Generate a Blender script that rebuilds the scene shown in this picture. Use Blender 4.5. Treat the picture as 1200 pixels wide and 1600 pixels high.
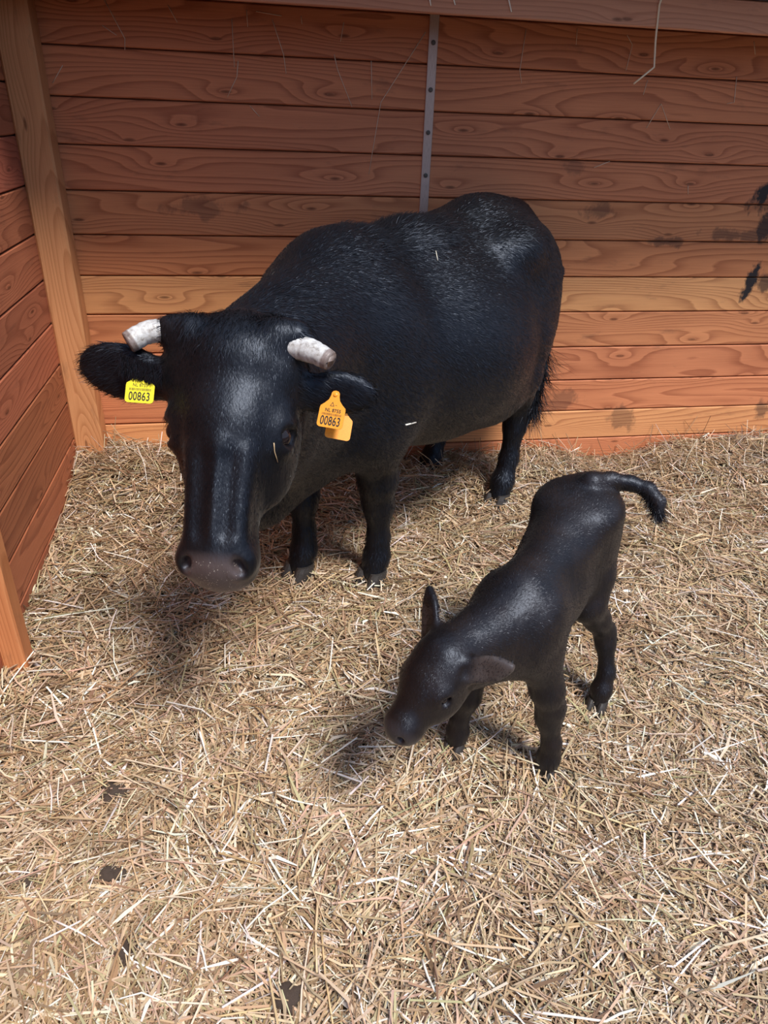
import bpy, math, random
import numpy as np
from mathutils import Vector, Matrix
random.seed(7)
RNG = np.random.default_rng(11)
SC = bpy.context.scene
COL = SC.collection
for o in list(bpy.data.objects):
    bpy.data.objects.remove(o)

# ------------------------------------------------------------------ camera
CAM_H = 1.5
YAW, PITCH, ROLL, FPX = 0.1890, 0.5103, 0.0406, 1105.5
_f = np.array([math.sin(YAW)*math.cos(PITCH), math.cos(YAW)*math.cos(PITCH), -math.sin(PITCH)])
_r0 = np.array([math.cos(YAW), -math.sin(YAW), 0.0])
_u0 = np.cross(_r0, _f)
_r = _r0*math.cos(ROLL) + _u0*math.sin(ROLL)
_u = np.cross(_r, _f)
CAMR = np.array([_r, -_u, _f])               # rows: right, down, forward
CAMP = np.array([0.0, 0.0, CAM_H])
cd = bpy.data.cameras.new('camera')
cd.sensor_fit = 'HORIZONTAL'; cd.sensor_width = 36.0; cd.lens = 36.0*FPX/1200.0
cd.clip_start = 0.05; cd.clip_end = 100
cam = bpy.data.objects.new('camera', cd); COL.objects.link(cam)
M = Matrix.Identity(4)
for i in range(3):
    M[i][0] = _r[i]; M[i][1] = _u[i]; M[i][2] = -_f[i]; M[i][3] = CAMP[i]
cam.matrix_world = M
SC.camera = cam

def ray(x, y): return CAMR.T @ np.array([(x-600)/FPX, (y-800)/FPX, 1.0])
def at_floor(x, y, z=0.0):
    d = ray(x, y); return CAMP + d*((z-CAM_H)/d[2])
def at_y(x, y, Y): d = ray(x, y); return CAMP + d*(Y/d[1])
def at_x(x, y, X): d = ray(x, y); return CAMP + d*(X/d[0])
def at_depth(x, y, z): return CAMP + ray(x, y)*z
def camdir(x, y, z): return CAMR.T @ np.array([x, y, z], float)

# ------------------------------------------------------------------ light
SC.view_settings.view_transform = 'Standard'
SC.view_settings.look = 'None'
SC.view_settings.gamma = 1.0
SC.view_settings.use_curve_mapping = False
SC.view_settings.exposure = 0.0
W = bpy.data.worlds.new('sky'); SC.world = W; W.use_nodes = True
bg = W.node_tree.nodes['Background']
wn = W.node_tree
wtc = wn.nodes.new('ShaderNodeTexCoord'); wsp = wn.nodes.new('ShaderNodeSeparateXYZ'); wrp = wn.nodes.new('ShaderNodeValToRGB')
wn.links.new(wtc.outputs['Generated'], wsp.inputs[0]); wn.links.new(wsp.outputs[2], wrp.inputs[0]); wn.links.new(wrp.outputs[0], bg.inputs[0])
we = wrp.color_ramp.elements
we[0].position = 0.0; we[0].color = (0.16, 0.14, 0.12, 1)          # ground outside
we[1].position = 0.06; we[1].color = (0.52, 0.70, 1.0, 1)         # open sky
bg.inputs[1].default_value = 0.80
sd = bpy.data.lights.new('sun_offscreen', 'SUN'); sd.energy = 4.5; sd.angle = math.radians(15); sd.color = (1.0, 0.93, 0.83)
sun = bpy.data.objects.new('sun_offscreen', sd); COL.objects.link(sun)
SUN_DIR = Vector((-0.30, 0.54, -1.0))          # the way the light travels
sun.rotation_euler = SUN_DIR.to_track_quat('-Z', 'Y').to_euler()
sun.location = (1.5, -2.5, 5)

# ------------------------------------------------------------------ helpers
def link(o): COL.objects.link(o); return o
def tag(o, label=None, cat=None, group=None, kind=None):
    if label: o['label'] = label
    if cat: o['category'] = cat
    if group: o['group'] = group
    if kind: o['kind'] = kind
    return o
def empty(name, loc=(0, 0, 0), rz=0.0):
    o = bpy.data.objects.new(name, None); o.location = loc; o.rotation_euler = (0, 0, rz)
    o.empty_display_size = 0.1
    return link(o)
def mesh_obj(name, verts, faces, mat=None, parent=None, smooth=False):
    me = bpy.data.meshes.new(name)
    me.from_pydata([tuple(map(float, v)) for v in verts], [], [tuple(map(int, f)) for f in faces])
    me.update()
    if smooth:
        me.polygons.foreach_set('use_smooth', np.ones(len(me.polygons), bool))
    o = link(bpy.data.objects.new(name, me))
    if mat: me.materials.append(mat)
    if parent: o.parent = parent
    return o
def np_mesh(name, verts, faces, mat=None, parent=None, smooth=True):
    """verts (n,3), faces (m,k) numpy arrays of one polygon size"""
    me = bpy.data.meshes.new(name)
    n, m, k = len(verts), len(faces), faces.shape[1]
    me.vertices.add(n); me.vertices.foreach_set('co', np.ascontiguousarray(verts, np.float32).ravel())
    me.loops.add(m*k); me.loops.foreach_set('vertex_index', np.ascontiguousarray(faces, np.int32).ravel())
    me.polygons.add(m); me.polygons.foreach_set('loop_start', np.arange(0, m*k, k, dtype=np.int32))
    me.polygons.foreach_set('use_smooth', np.full(m, smooth))
    me.update(calc_edges=True); me.validate()
    o = link(bpy.data.objects.new(name, me))
    if mat: me.materials.append(mat)
    if parent: o.parent = parent
    return o
def point_attr(o, name, rgb):
    a = o.data.color_attributes.new(name, 'FLOAT_COLOR', 'POINT')
    c = np.ones((len(rgb), 4), np.float32); c[:, :3] = rgb
    a.data.foreach_set('color', c.ravel())
def tube(path, radii, sides=10, cap=True, squash=None):
    P = np.array(path, float); n = len(P)
    R = np.broadcast_to(np.array(radii, float), (n,))
    T = np.gradient(P, axis=0); T /= np.linalg.norm(T, axis=1)[:, None]
    ref = np.array([0, 0, 1.0]) if abs(T[0][2]) < 0.9 else np.array([1.0, 0, 0])
    V = []; F = []
    A = np.cross(T[0], ref); A /= np.linalg.norm(A)
    for i in range(n):
        A = A - T[i]*(A @ T[i]); A /= np.linalg.norm(A)
        B = np.cross(T[i], A)
        for j in range(sides):
            t = 2*math.pi*j/sides
            V.append(P[i] + R[i]*(math.cos(t)*A + math.sin(t)*B))
    for i in range(n-1):
        for j in range(sides):
            k = (j+1) % sides
            F.append((i*sides+j, i*sides+k, (i+1)*sides+k, (i+1)*sides+j))
    if cap:
        F.append(tuple(range(sides-1, -1, -1))); F.append(tuple((n-1)*sides+j for j in range(sides)))
    return V, F
def bevel_box(sx, sy, sz, b=0.004):
    """box centred on the origin with chamfered long edges (along x)"""
    h, d = sz/2, sy/2
    prof = [(-d+b, -h), (d-b, -h), (d, -h+b), (d, h-b), (d-b, h), (-d+b, h), (-d, h-b), (-d, -h+b)]
    V = [(-sx/2, y, z) for y, z in prof] + [(sx/2, y, z) for y, z in prof]
    F = [(i, (i+1) % 8, 8+(i+1) % 8, 8+i) for i in range(8)]
    F += [tuple(range(7, -1, -1)), tuple(range(8, 16))]
    F = [f[::-1] for f in F]
    return V, F

class NT:
    def __init__(s, name):
        s.m = bpy.data.materials.new(name); s.m.use_nodes = True
        s.t = s.m.node_tree; s.b = s.t.nodes['Principled BSDF']
    def n(s, typ, **kw):
        nd = s.t.nodes.new(typ)
        for k, v in kw.items():
            if k.startswith('i_'): 
                key = k[2:]; key = int(key) if key.isdigit() else key.replace('_', ' ')
                nd.inputs[key].default_value = v
            else: setattr(nd, k, v)
        return nd
    def l(s, a, b): s.t.links.new(a, b)
    def math(s, op, a, b=None, clamp=False):
        nd = s.n('ShaderNodeMath', operation=op); nd.use_clamp = clamp
        for i, v in enumerate((a, b)):
            if v is None: continue
            if isinstance(v, (int, float)): nd.inputs[i].default_value = v
            else: s.l(v, nd.inputs[i])
        return nd.outputs[0]
    def vmap(s, src, scale, loc=(0, 0, 0)):
        nd = s.n('ShaderNodeMapping'); nd.inputs['Scale'].default_value = scale; nd.inputs['Location'].default_value = loc
        s.l(src, nd.inputs['Vector']); return nd.outputs[0]
    def noise(s, vec, scale, detail=2, rough=0.5):
        nd = s.n('ShaderNodeTexNoise'); nd.inputs['Scale'].default_value = scale
        nd.inputs['Detail'].default_value = detail; nd.inputs['Roughness'].default_value = rough
        if vec is not None: s.l(vec, nd.inputs['Vector'])
        return nd.outputs['Fac']
    def ramp(s, fac, stops):
        nd = s.n('ShaderNodeValToRGB'); e = nd.color_ramp.elements
        while len(e) < len(stops): e.new(0.5)
        for i, (p, c) in enumerate(stops):
            e[i].position = p; e[i].color = (*c, 1) if len(c) == 3 else c
        s.l(fac, nd.inputs[0]); return nd.outputs[0]
    def mix(s, fac, a, b, blend='MIX'):
        nd = s.n('ShaderNodeMix', data_type='RGBA', blend_type=blend)
        for sock, v in ((nd.inputs['Factor'], fac), (nd.inputs['A'], a), (nd.inputs['B'], b)):
            pass
        ins = [i for i in nd.inputs if i.type == 'RGBA']
        fa = [i for i in nd.inputs if i.name == 'Factor' and i.type == 'VALUE'][0]
        for sock, v in ((fa, fac), (ins[0], a), (ins[1], b)):
            if isinstance(v, (int, float)): sock.default_value = v
            elif isinstance(v, tuple): sock.default_value = (*v, 1)
            else: s.l(v, sock)
        return [o for o in nd.outputs if o.type == 'RGBA'][0]
    def bump(s, h, strength, dist, normal=None):
        nd = s.n('ShaderNodeBump'); nd.inputs['Strength'].default_value = strength; nd.inputs['Distance'].default_value = dist
        s.l(h, nd.inputs['Height'])
        if normal is not None: s.l(normal, nd.inputs['Normal'])
        s.l(nd.outputs[0], s.b.inputs['Normal']); return nd.outputs[0]
    def set(s, **kw):
        for k, v in kw.items():
            s.b.inputs[k.replace('_', ' ')].default_value = v
        return s

def wood_material(name, dark, light, stains=False, knots=True):
    m = NT(name)
    tc = m.n('ShaderNodeTexCoord'); oi = m.n('ShaderNodeObjectInfo')
    off = m.n('ShaderNodeVectorMath', operation='ADD')
    cmb = m.n('ShaderNodeCombineXYZ')
    m.l(m.math('MULTIPLY', oi.outputs['Random'], 37.0), cmb.inputs[0])
    m.l(m.math('MULTIPLY', oi.outputs['Random'], 11.0), cmb.inputs[2])
    m.l(tc.outputs['Object'], off.inputs[0]); m.l(cmb.outputs[0], off.inputs[1])
    p = off.outputs[0]
    sepp = m.n('ShaderNodeSeparateXYZ'); m.l(p, sepp.inputs[0])
    big = m.noise(m.vmap(p, (0.55, 2.0, 5.5)), 1.0, 1.0, 0.4)
    vor = m.n('ShaderNodeTexVoronoi', voronoi_dimensions='2D'); vor.inputs['Scale'].default_value = 1.0
    kv = m.n('ShaderNodeCombineXYZ'); m.l(m.math('MULTIPLY', sepp.outputs[0], 1.7), kv.inputs[0]); m.l(m.math('MULTIPLY', sepp.outputs[2], 6.5), kv.inputs[1])
    m.l(kv.outputs[0], vor.inputs['Vector'])
    kd = vor.outputs['Distance']
    kn = m.math('POWER', m.math('SUBTRACT', 1.0, kd, True), 5.0)
    ringv = m.math('ADD', m.math('MULTIPLY', big, 19.0), m.math('MULTIPLY', kn, 3.2))
    ringv = m.math('ADD', ringv, m.math('MULTIPLY', sepp.outputs[2], 34.0))
    wob = m.noise(m.vmap(p, (5, 20, 40)), 1.0, 2)
    ringv = m.math('ADD', ringv, m.math('MULTIPLY', wob, 0.35))
    fr = m.math('FRACT', ringv)
    line = m.ramp(fr, [(0.0, (1, 1, 1)), (0.55, (0.75, 0.75, 0.75)), (0.86, (0.12, 0.12, 0.12)), (0.93, (0.05, 0.05, 0.05)), (1.0, (0.9, 0.9, 0.9))])
    fib = m.noise(m.vmap(p, (5, 150, 260)), 1.0, 3, 0.6)
    patch = m.noise(m.vmap(p, (1.2, 3, 5)), 1.3, 3)
    g = m.math('ADD', m.math('MULTIPLY', line, 0.55), m.math('MULTIPLY', fib, 0.55))
    g = m.math('ADD', g, m.math('MULTIPLY', m.math('SUBTRACT', patch, 0.5), 0.5), True)
    col = m.mix(g, dark, light)
    col = m.mix(1.0, col, oi.outputs['Color'], 'MULTIPLY')
    if knots:
        kc = m.ramp(kd, [(0.0, (1, 1, 1)), (0.025, (0.8, 0.8, 0.8)), (0.045, (0, 0, 0))])
        col = m.mix(m.math('MULTIPLY', kc, 0.7), col, (dark[0]*0.28, dark[1]*0.25, dark[2]*0.25))
    dirt = m.ramp(m.noise(m.vmap(p, (2.5, 4, 9)), 1.6, 5, 0.65), [(0.60, (0, 0, 0)), (0.74, (1, 1, 1))])
    col = m.mix(m.math('MULTIPLY', dirt, 0.38), col, (0.06, 0.035, 0.03))
    if stains:
        geo = m.n('ShaderNodeNewGeometry')
        sp = m.n('ShaderNodeSeparateXYZ'); m.l(geo.outputs['Position'], sp.inputs[0])
        rag = m.noise(m.vmap(geo.outputs['Position'], (14, 14, 10)), 1.0, 4, 0.65)
        tot = None
        for (sx, sz, rx, rz, k) in stains:
            dx = m.math('DIVIDE', m.math('SUBTRACT', sp.outputs[0], sx), rx)
            dz = m.math('DIVIDE', m.math('SUBTRACT', sp.outputs[2], sz), rz)
            d = m.math('SQRT', m.math('ADD', m.math('MULTIPLY', dx, dx), m.math('MULTIPLY', dz, dz)))
            v = m.math('SUBTRACT', m.math('ADD', 1.0, m.math('MULTIPLY', m.math('SUBTRACT', rag, 0.5), 3.2)), d)
            v = m.math('MULTIPLY', m.math('MULTIPLY', v, 2.2, True), k)
            tot = v if tot is None else m.math('MAXIMUM', tot, v)
        col = m.mix(tot, col, (0.030, 0.024, 0.026))
    m.l(col, m.b.inputs['Base Color'])
    m.set(Roughness=0.62); m.b.inputs['Specular IOR Level'].default_value = 0.3
    m.bump(g, 0.25, 0.004)
    return m.m

# ================================================================== setting
YB = 3.083                    # back wall face
XL = -0.795                   # left wall face
STAINS = []
for (px, py, rpx, rpz, k) in ((1192, 312, 24, 22, 1.0), (1196, 352, 14, 24, .9), (1172, 440, 14, 34, 1.0), (1197, 440, 16, 14, .75), (1150, 368, 50, 12, .55), (1040, 378, 30, 8, .55),
                        (940, 330, 34, 12, .5), (970, 655, 26, 22, .45), (1190, 640, 12, 18, .6), (870, 630, 40, 20, .45), (320, 325, 60, 16, .4), (900, 260, 20, 12, .35)):
    q = at_y(px, py, YB); s = YB/ray(px, py)[1]/FPX
    STAINS.append((q[0], q[2], rpx*s*1.02, rpz*s*1.02, k))
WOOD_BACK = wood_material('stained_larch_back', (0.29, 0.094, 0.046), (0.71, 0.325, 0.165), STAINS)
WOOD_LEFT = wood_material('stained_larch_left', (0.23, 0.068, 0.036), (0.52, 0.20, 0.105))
WOOD_POST = wood_material('post_wood', (0.42, 0.165, 0.065), (0.68, 0.33, 0.155))
WOOD_BEAM = wood_material('beam_wood', (0.42, 0.17, 0.10), (0.66, 0.32, 0.20))

m = NT('wall_backing_wood'); m.set(Base_Color=(0.30, 0.11, 0.055, 1), Roughness=0.9); BACKING = m.m

def box_mesh(x0, x1, y0, y1, z0, z1):
    V = [(x, y, z) for x in (x0, x1) for y in (y0, y1) for z in (z0, z1)]
    F = [(0, 1, 3, 2), (4, 6, 7, 5), (0, 4, 5, 1), (2, 3, 7, 6), (0, 2, 6, 4), (1, 5, 7, 3)]
    return V, F

# back wall and its planks
wb = mesh_obj('wall_back', *box_mesh(XL-0.1, 3.6, YB+0.022, YB+0.06, -0.15, 2.25), BACKING); tag(wb, kind='structure', label='back wall of stained horizontal planks behind the cow', cat='wall')
LINES = [-0.04, 0.112, 0.262, 0.419, 0.581, 0.745, 0.900, 1.055, 1.213, 1.367, 1.520, 1.675, 1.83, 1.985, 2.14]
TINT_B = [(1.0, 0.83, 0.78), (1.18, 1.22, 1.05), (1.02, 0.86, 0.80), (1.0, 0.84, 0.80), (1.05, 0.95, 0.85), (1.25, 1.35, 1.15),
          (1.02, 0.90, 0.78), (1.0, 0.92, 0.82), (1.0, 0.84, 0.80), (0.98, 0.82, 0.80), (1.02, 0.86, 0.82), (1.0, 0.84, 0.80), (1.01, 0.87, 0.83), (1.0, 0.85, 0.8)]
def plank(name, length, z0, z1, mat, parent, tint, gap=0.005, thick=0.026):
    V, F = bevel_box(length, thick, z1-z0-gap, 0.004)
    o = mesh_obj(name, V, F, mat, parent); o.color = (*tint, 1)
    return o
for i in range(len(LINES)-1):
    o = plank('plank', 4.55, LINES[i], LINES[i+1], WOOD_BACK, wb, TINT_B[i])
    o.location = (1.30, YB+0.013, (LINES[i]+LINES[i+1])/2)
# left wall
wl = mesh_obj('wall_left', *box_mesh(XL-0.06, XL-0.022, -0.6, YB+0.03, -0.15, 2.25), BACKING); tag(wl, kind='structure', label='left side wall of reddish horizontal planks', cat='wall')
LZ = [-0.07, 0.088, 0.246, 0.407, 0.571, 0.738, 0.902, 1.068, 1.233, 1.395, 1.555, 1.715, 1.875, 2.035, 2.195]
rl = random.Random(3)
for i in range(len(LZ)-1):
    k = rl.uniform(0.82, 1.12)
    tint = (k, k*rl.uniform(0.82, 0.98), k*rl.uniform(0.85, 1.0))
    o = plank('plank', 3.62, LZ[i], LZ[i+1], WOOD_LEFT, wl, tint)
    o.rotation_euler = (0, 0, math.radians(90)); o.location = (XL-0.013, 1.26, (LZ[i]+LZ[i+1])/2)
# posts
def post(name, x0, x1, y0, y1, z0, z1, tint, label):
    V, F = bevel_box(z1-z0, y1-y0, x1-x0, 0.007)
    o = mesh_obj(name, V, F, WOOD_POST); o.color = (*tint, 1)
    o.rotation_euler = (0, math.radians(-90), 0)
    o.location = ((x0+x1)/2, (y0+y1)/2, (z0+z1)/2)
    return tag(o, label=label, cat='post', kind='structure')
post('trim_1', XL, -0.680, 2.968, 3.08, -0.08, 2.14, (1, 1, 1), 'square wooden corner post where the two plank walls meet')
post('trim_2', XL, -0.728, 1.765, 1.84, -0.10, 2.2, (1.0, 0.85, 0.78), 'square orange brown wooden post on the left wall')
# hay rack beam above
V, F = bevel_box(4.5, 0.03, 0.098, 0.004)
beam = mesh_obj('trim_3', V, F, WOOD_BEAM); beam.location = (1.33, 2.80, 1.850); tag(beam, label='pale horizontal wooden beam across the top of the back wall', cat='beam', kind='structure')
# roof
m = NT('roof_underside'); 
g = m.noise(None, 6, 4); m.l(m.ramp(g, [(0.3, (0.055, 0.055, 0.075)), (0.7, (0.10, 0.095, 0.12))]), m.b.inputs['Base Color']); m.set(Roughness=0.8); ROOF = m.m
RE_Y, RE_Z = 2.38, 2.05       # front edge of the roof
V = [(-1.1, 3.3, 1.90), (3.7, 3.3, 1.90), (3.7, 2.77, 1.90), (-1.1, 2.77, 1.90), (3.7, RE_Y, RE_Z), (-1.1, RE_Y, RE_Z)]
V2 = V + [(x, y, z+0.05) for x, y, z in V]
F = [(0, 1, 2, 3), (3, 2, 4, 5), (6, 9, 8, 7), (9, 11, 10, 8), (5, 4, 10, 11), (0, 6, 7, 1), (1, 7, 8, 2), (2, 8, 10, 4), (0, 3, 9, 6), (3, 5, 11, 9)]
roof = mesh_obj('ceiling', V2, F, ROOF); tag(roof, label='dark grey roof underside above the beam', cat='roof', kind='structure')

# metal strip on the back wall with screws
m = NT('galvanised_steel'); nz = m.noise(None, 40, 4)
m.l(m.ramp(nz, [(0.3, (0.42, 0.30, 0.26)), (0.7, (0.66, 0.49, 0.43))]), m.b.inputs['Base Color']); m.set(Metallic=0.35, Roughness=0.42); STEEL = m.m
m = NT('screw_metal'); m.set(Base_Color=(0.12, 0.10, 0.09, 1), Metallic=0.6, Roughness=0.5); SCREW = m.m
strip = empty('wall_strip', (0.703, YB, 0.85)); tag(strip, 'narrow galvanised metal strip screwed upright on the plank wall', 'metal strip')
V, F = bevel_box(1.04, 0.006, 0.036, 0.0015)
o = mesh_obj('strip', V, F, STEEL, strip); o.rotation_euler = (0, math.radians(-90), 0); o.location = (0, -0.003, 0.52)
def screw_mesh():
    V, F = tube([(0, 0, 0), (0, -0.0035, 0), (0, -0.0045, 0)], [0.0085, 0.0085, 0.0055], 12)
    n = len(V)
    V2, F2 = tube([(0, -0.0045, 0), (0, -0.0056, 0)], [0.0035, 0.0030], 6)
    return list(V)+list(V2), F + [tuple(i+n for i in f) for f in F2]
sv, sf = screw_mesh()
s0 = None
for py in (66, 140, 207, 274):
    z = at_y(665, py, YB-0.006)[2]
    if s0 is None: s0 = mesh_obj('screw', sv, sf, SCREW, strip); o = s0
    else:
        o = s0.copy(); link(o); o.parent = strip
    o.location = (0, -0.006, z-0.85)

# ------------------------------------------------------------------ ground height
def vnoise(x, y, seed, s):
    r = np.random.default_rng(seed); G = r.random((64, 64))
    x = np.asarray(x)*s+17.3; y = np.asarray(y)*s+9.1
    xi = np.floor(x).astype(int); yi = np.floor(y).astype(int)
    fx = x-xi; fy = y-yi; fx = fx*fx*(3-2*fx); fy = fy*fy*(3-2*fy)
    g = lambda a, b: G[a % 64, b % 64]
    return (g(xi, yi)*(1-fx)+g(xi+1, yi)*fx)*(1-fy) + (g(xi, yi+1)*(1-fx)+g(xi+1, yi+1)*fx)*fy
FEETXY = [(*at_floor(px, py)[:2], a, w) for px, py, a, w in ((580, 900, .030, .075), (467, 890, .030, .075), (778, 778, .028, .07), (853, 1203, .014, .045), (713, 1163, .014, .045), (934, 1098, .014, .045))]
def ground(x, y):
    x = np.asarray(x, float); y = np.asarray(y, float)
    h = 0.035*(vnoise(x, y, 1, 3.1)-0.5) + 0.022*(vnoise(x, y, 2, 8.0)-0.5)
    back = np.clip((y-2.55)/0.5, 0, 1); back = back*back*(3-2*back)
    amt = 0.06 + 0.12*np.clip((0.2-x)/0.8, 0, 1) + 0.05*np.clip((x-1.75)/0.4, 0, 1) - 0.05*np.exp(-((x-1.75)/0.25)**2)
    amt = amt + 0.03*np.exp(-((x-1.3)/0.25)**2)
    left = np.clip((-0.45-x)/0.35, 0, 1)*np.clip((y-1.5)/0.6, 0, 1)
    for fx, fy, fa, fw in FEETXY: h = h + fa*np.exp(-((x-fx)**2+(y-fy)**2)/fw**2)
    return h + back*amt + 0.075*left*(1-0.6*back) - 0.012
m = NT('trodden_bedding')
tc = m.n('ShaderNodeTexCoord')
c1 = m.noise(tc.outputs['Object'], 60, 5, 0.7); c2 = m.noise(tc.outputs['Object'], 5, 3)
c = m.math('ADD', m.math('MULTIPLY', c1, 0.7), m.math('MULTIPLY', c2, 0.3))
m.l(m.ramp(c, [(0.3, (0.045, 0.028, 0.018)), (0.5, (0.16, 0.10, 0.055)), (0.7, (0.30, 0.21, 0.12))]), m.b.inputs['Base Color'])
m.set(Roughness=0.9); m.bump(c1, 0.6, 0.01); EARTH = m.m
gx = np.linspace(-0.83, 3.5, 150); gy = np.linspace(-0.5, 3.10, 120)
XX, YY = np.meshgrid(gx, gy, indexing='ij'); ZZ = ground(XX, YY)-0.022
V = np.stack([XX, YY, ZZ], -1).reshape(-1, 3)
idx = np.arange(150*120).reshape(150, 120)
F = np.stack([idx[:-1, :-1], idx[1:, :-1], idx[1:, 1:], idx[:-1, 1:]], -1).reshape(-1, 4)
fl = np_mesh('floor', V, F, EARTH); tag(fl, label='trodden stall floor under the straw', cat='floor', kind='structure')

# ------------------------------------------------------------------ straw
m = NT('straw')
at = m.n('ShaderNodeAttribute'); at.attribute_name = 'straw_col'
m.l(at.outputs['Color'], m.b.inputs['Base Color']); m.set(Roughness=0.5)
m.b.inputs['Specular IOR Level'].default_value = 0.4
STRAW = m.m
PAL = np.array([(0.56, 0.41, 0.25), (0.66, 0.51, 0.34), (0.47, 0.32, 0.18), (0.74, 0.64, 0.49), (0.36, 0.235, 0.14), (0.44, 0.32, 0.21),
                (0.88, 0.84, 0.76), (0.24, 0.15, 0.09), (0.47, 0.42, 0.24), (0.58, 0.40, 0.29)])
PW = np.array([.16, .16, .13, .13, .10, .10, .08, .09, .05, .08])
def straw_colors(n):
    c = PAL[RNG.choice(len(PAL), n, p=PW/PW.sum())]
    return np.clip(c*np.array([0.985, 0.975, 0.995])*RNG.uniform(0.75, 1.12, (n, 1))*RNG.uniform(0.94, 1.06, (n, 3)), 0, 1)
def straw_batch(n, lmin, lmax, rmin, rmax, zlo, zhi, tilt, sides, flat=False, xr=(-0.80, 2.9), yr=(0.25, 3.07), nearbias=0):
    x = RNG.uniform(*xr, n); y = RNG.uniform(*yr, n)
    if nearbias: y = yr[0] + (yr[1]-yr[0])*RNG.random(n)**nearbias
    L = lmin*(lmax/lmin)**RNG.random(n)
    flow = (vnoise(x, y, 5, 2.6)-0.5)*6.0
    yaw = flow + RNG.normal(0, 0.9, n)
    pit = RNG.normal(0, tilt, n)
    d = np.stack([np.cos(yaw)*np.cos(pit), np.sin(yaw)*np.cos(pit), np.sin(pit)], -1)
    side = np.stack([-np.sin(yaw), np.cos(yaw), np.zeros(n)], -1)
    up = np.cross(d, side)
    z = ground(x, y) + RNG.uniform(zlo, zhi, n) + np.abs(np.sin(pit))*L*0.25
    c = np.stack([x, y, z], -1)
    bend = RNG.normal(0, 0.09, n)*L; bz = -np.abs(RNG.normal(0, 0.035, n))*L
    R = RNG.uniform(rmin, rmax, n)
    P = [c - d*L[:, None]/2 + side*bend[:, None] + up*bz[:, None], c, c + d*L[:, None]/2 + side*bend[:, None] + up*bz[:, None]]
    for q in P:
        q[:, 0] = np.maximum(q[:, 0], XL+0.004); q[:, 1] = np.minimum(q[:, 1], YB-0.004)
    col = straw_colors(n)
    if flat:
        roll = RNG.uniform(-0.7, 0.7, n)
        w = side*np.cos(roll)[:, None] + up*np.sin(roll)[:, None]
        wr = [0.5, 1.0, 0.25]
        V = np.stack([P[i] + s*w*(R*wr[i])[:, None] for i in range(3) for s in (-1, 1)], 1)   # n,6,3
        base = np.array([(0, 1, 3, 2), (2, 3, 5, 4)])
        k = 6
    else:
        V = []
        for i in range(3):
            for j in range(sides):
                t = 2*math.pi*j/sides + 0.4
                V.append(P[i] + (side*math.cos(t) + up*math.sin(t))*(R*(1.0 if i < 2 else 0.85))[:, None])
        V = np.stack(V, 1); k = 3*sides
        base = np.array([(i*sides+j, i*sides+(j+1) % sides, (i+1)*sides+(j+1) % sides, (i+1)*sides+j) for i in range(2) for j in range(sides)])
    F = (np.arange(n)[:, None, None]*k + base[None]).reshape(-1, 4)
    V = V.reshape(-1, 3); V[:, 0] = np.maximum(V[:, 0], XL+.002); V[:, 1] = np.minimum(V[:, 1], YB-.002)
    return V, F, np.repeat(col, k, 0)
batches = [straw_batch(46000, .04, .13, .0010, .0022, -.024, .002, .10, 3),
           straw_batch(26000, .06, .26, .0014, .0031, -.014, .010, .12, 3),
           straw_batch(22000, .03, .17, .0020, .0048, -.018, .009, .16, 3, flat=True),
           straw_batch(36000, .012, .05, .0006, .0014, -.010, .007, .25, 3, flat=True),
           straw_batch(16000, .03, .12, .0008, .0016, -.008, .008, .15, 3, yr=(0.25, 1.6), xr=(-.8, 1.8)),
           straw_batch(1500, .05, .17, .0010, .0018, .0, .02, .42, 3, yr=(0.25, 3.0))]
# tufts standing against the walls
tb = straw_batch(1500, .06, .20, .0010, .0018, .0, .02, .55, 3, yr=(2.85, 3.06))
batches.append(tb)
off = 0; Vs = []; Fs = []; Cs = []
for v, f, c in batches:
    Vs.append(v); Fs.append(f+off); Cs.append(c); off += len(v)
straw = np_mesh('straw_bedding', np.concatenate(Vs), np.concatenate(Fs), STRAW, smooth=False)
point_attr(straw, 'straw_col', np.concatenate(Cs))
tag(straw, 'thick bed of loose golden straw covering the stall floor', 'straw', kind='stuff')

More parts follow.
